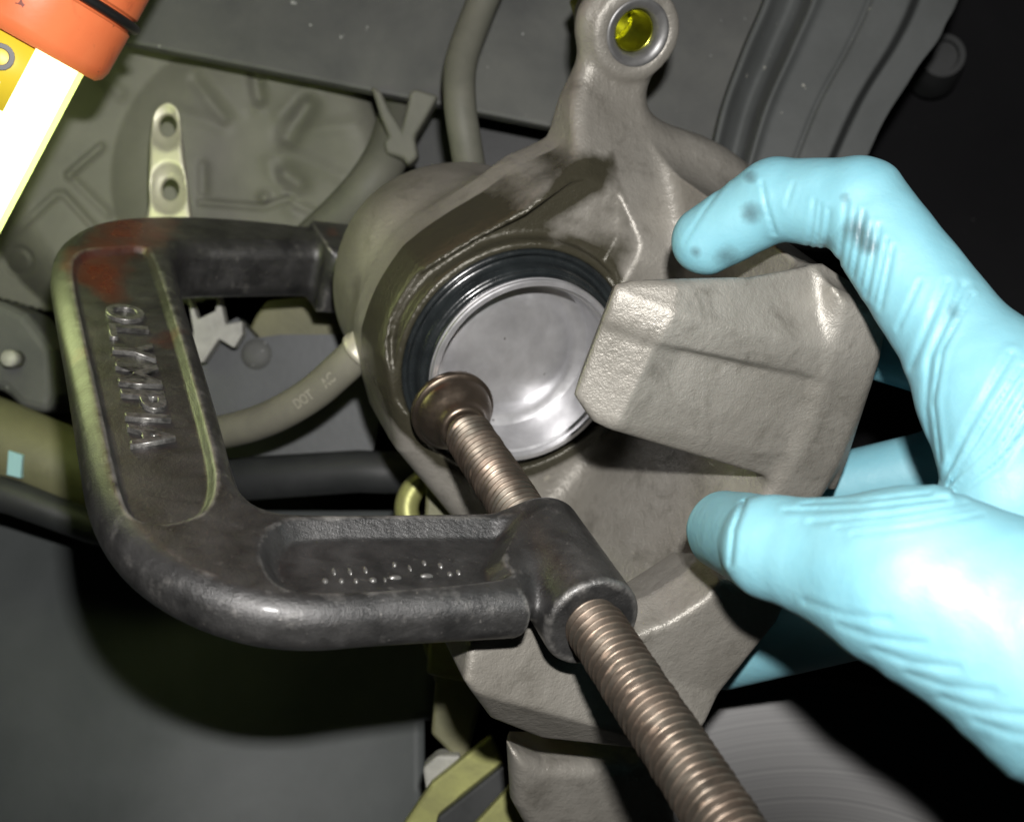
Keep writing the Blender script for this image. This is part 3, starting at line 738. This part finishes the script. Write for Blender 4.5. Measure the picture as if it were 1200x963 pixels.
# ================================================================== GLOVED HAND
def HP(x, y, d): return P(x, y, d)
CRE = [([(893, 214), (899, 244), (908, 273)], .55, 3.2), ([(955, 236), (949, 286)], .5, 3.5), ([(972, 246), (966, 296)], .45, 4), ([(992, 238), (984, 306)], .5, 4),
       ([(1012, 250), (1000, 322)], .6, 4), ([(1030, 265), (1016, 345)], .6, 4), ([(1046, 290), (1032, 360)], .6, 4), ([(930, 215), (922, 240)], .35, 3),
       ([(1128, 335), (1090, 420), (1086, 480), (1098, 560)], .8, 6), ([(1110, 330), (1068, 430)], .6, 5), ([(1185, 415), (1135, 500), (1104, 566)], .8, 5),
       ([(1200, 452), (1160, 520), (1110, 570)], .7, 5), ([(1215, 490), (1170, 545), (1120, 578)], .6, 5), ([(920, 598), (1000, 596), (1110, 584)], .55, 4),
       ([(950, 612), (1040, 604), (1130, 590)], .5, 4), ([(1000, 626), (1080, 616), (1150, 602)], .4, 4), ([(872, 588), (860, 620), (856, 660)], .8, 4),
       ([(802, 284), (826, 246), (850, 214)], .35, 3)]
for k in range(6):
    x = 958 + 40 * k; y = 716 + 28 * k
    CRE.append(([(x - 14, y - 12), (x + 30, y + 4), (x + 85, y + 10)], .42, 5.5))
CRE += [([(1198, 430), (1150, 505), (1112, 568)], .7, 3.4), ([(1206, 470), (1176, 520), (1118, 574)], .6, 3.4), ([(1140, 345), (1104, 410), (1094, 470), (1102, 540)], .7, 3.4), ([(1078, 330), (1052, 385)], .5, 3.4),
        ([(940, 590), (1010, 587), (1090, 578)], .5, 3.2), ([(980, 618), (1060, 610), (1140, 596)], .4, 3.2), ([(962, 240), (957, 290)], .5, 3), ([(1003, 246), (992, 314)], .5, 3), ([(1022, 262), (1008, 334)], .5, 3), ([(1040, 280), (1024, 352)], .5, 3)]
def hand_sdf(p):
    it, idp, ipp, imc = HP(827, 282, 346), HP(908, 234, 336), HP(1008, 240, 323), HP(1178, 478, 301)
    d = cone(p, it, idp, 8.9, 10.2)
    d = smin(d, cone(p, idp, ipp, 10.2, 11.3), 1.5)
    d = smin(d, cone(p, ipp, imc, 11.3, 13.8), 1.5)
    wr = HP(1440, 860, 315)
    palm = cone(p, imc, HP(1400, 720, 320), 16, 34)
    palm = smin(palm, cone(p, HP(1230, 610, 325), HP(1400, 760, 325), 22, 36), 12)
    palm = smin(palm, cone(p, HP(1400, 760, 320), wr + V3(60, 10, -40), 36, 31), 14)
    d = smin(d, palm, 12)
    tt, tip_, tm, tc_ = HP(852, 622, 318), HP(908, 642, 288), HP(1075, 682, 266), HP(1250, 768, 258)
    th = cone(p, tt, tip_, 9.6, 11.0)
    th = smin(th, cone(p, tip_, tm, 11.0, 16.9), 2.2)
    th = smin(th, cone(p, tm, tc_, 16.9, 26), 10)
    d = smin(d, th, 9)
    d = smin(d, cone(p, HP(1182, 585, 298), HP(1270, 640, 300), 13, 24), 12)      # web
    for a_, b_, c_, r1, r2, r3 in ((HP(1300, 480, 352), HP(1115, 428, 384), HP(985, 398, 398), 13, 10.5, 8.6),
                                   (HP(1320, 560, 360), HP(1120, 542, 388), HP(960, 572, 404), 13, 11, 9.2),
                                   (HP(1310, 660, 338), HP(1085, 704, 349), HP(850, 770, 398), 12, 10.8, 9.4)):
        fg = smin(cone(p, a_, b_, r1, r2), cone(p, b_, c_, r2, r3), 4)
        d = smin(d, fg, 3.5)
    near = p[:, 1] < 352
    X = 600 + F * p[:, 0] / p[:, 1]; Y = 481.5 - F * p[:, 2] / p[:, 1]
    s = np.zeros(len(p))
    for pl, am, w in CRE:
        dd = seg2(X, Y, pl)
        s += .62 * am * (G(dd, w * .7) - .35 * G(dd - 1.8 * w, w))
    s += .10 * np.sin(X * .11 + Y * .05 + 2 * np.sin(Y * .03)) * np.sin(Y * .07 - X * .03)
    return d + s * near
hv, hf = surface(hand_sdf, (30, 235, -150), (270, 430, 75), .72)
o = part('gloved_hand', (hv, hf), M['glove'])
hx = 600 + F * hv[:, 0] / hv[:, 1]; hy = 481.5 - F * hv[:, 2] / hv[:, 1]
sm = np.zeros(len(hv))
for x, y, w, am in ((880, 250, 16, .62), (878, 208, 10, .5), (1005, 268, 22, .62), (990, 232, 10, .45), (1020, 290, 14, .5), (815, 296, 8, .5), (1115, 365, 16, .45), (970, 285, 12, .4), (850, 300, 20, .45)):
    sm += am * G(np.hypot(hx - x, hy - y), w)
sm *= hv[:, 1] < 352
o.data.attributes.new('oil_glow', 'FLOAT', 'POINT').data.foreach_set('value', np.clip(sm * .95, 0, .6).astype(np.float32))
tag(o, 'hand in a pale blue nitrile glove gripping the caliper with thumb and fingers', 'hand')

# ================================================================== WORK LIGHT
ldir = unit(P(-22, 312, 400) - P(85, 88, 400)); ldir = unit(P(-110, 290, 392) - P(0, 80, 388))
rt0 = P(30, 22, 390)
lc = rt0
wl = thing('work_light', lc, 'orange handled fluorescent work light glowing white at the corner', 'lamp')
RT = 21.
part('glowing_tube', lathe(lc, ldir, [(1, 0), (1, RT - 1.8), (78, RT - 1.8), (80, RT - 4), (80, 0)], 64), M['lamp'], wl)
part('tube_sleeve', lathe(lc, ldir, [(0.5, RT), (82, RT), (82, 0)], 64), M['sleeve'], wl)
hd = part('handle', lathe(lc, ldir, [(-150, 20), (-120, 27), (-40, 27.6), (-15.5, 27.3), (-14.8, 26.4), (-11.2, 26.4), (-10.5, 27.3), (2, 27.0), (4.5, 26.2), (6, 24.5), (6, RT + .3), (0, RT + .3)], 72), M['orange'], wl)
autosmooth(hd, 40)
rp = lc - ldir * 13
e1, e2 = basis(ldir)
part('rubber_ring', tube([rp + (e1 * math.cos(t) + e2 * math.sin(t)) * 27.8 for t in np.linspace(0, 2 * math.pi, 65)], 1.5, 12), M['black'], wl)
# yellow label wrapped on the tube, with printed characters
fw = unit(-(lc) - ldir * np.dot(-lc, ldir)); sd = np.cross(ldir, fw)
if sd[0] < 0: sd = -sd
def on_tube(ang, t, r): return lc + ldir * t + (fw * math.cos(ang) + sd * math.sin(ang)) * r
vs, fs = [], []
na = 16
for i in range(na + 1):
    an = math.radians(-80 + 96 * i / na)
    for t, r in ((1.5, RT + .1), (1.5, RT + .35), (26, RT + .35), (26, RT + .1)): vs.append(on_tube(an, t, r))
for i in range(na):
    for k in range(4):
        fs.append((i * 4 + k, (i + 1) * 4 + k, (i + 1) * 4 + (k + 1) % 4, i * 4 + (k + 1) % 4))
lab = part('yellow_label', (vs, fs), M['yellow'], wl)
for ch, ang, t, sz, m in (('O', -3, 16.5, 7.5, 'black'), ('N', 0, 22.5, 3.6, 'white')):
    an = math.radians(ang); nz = fw * math.cos(an) + sd * math.sin(an); tx = np.cross(ldir, nz)
    tx = tx if tx[0] > 0 else -tx
    part('printed_character', text_on(ch, on_tube(an, t, RT + .4) - tx * sz * .5 , tx, -ldir, nz, sz, sz, .12), M[m], lab)
bpy.context.view_layer.update()
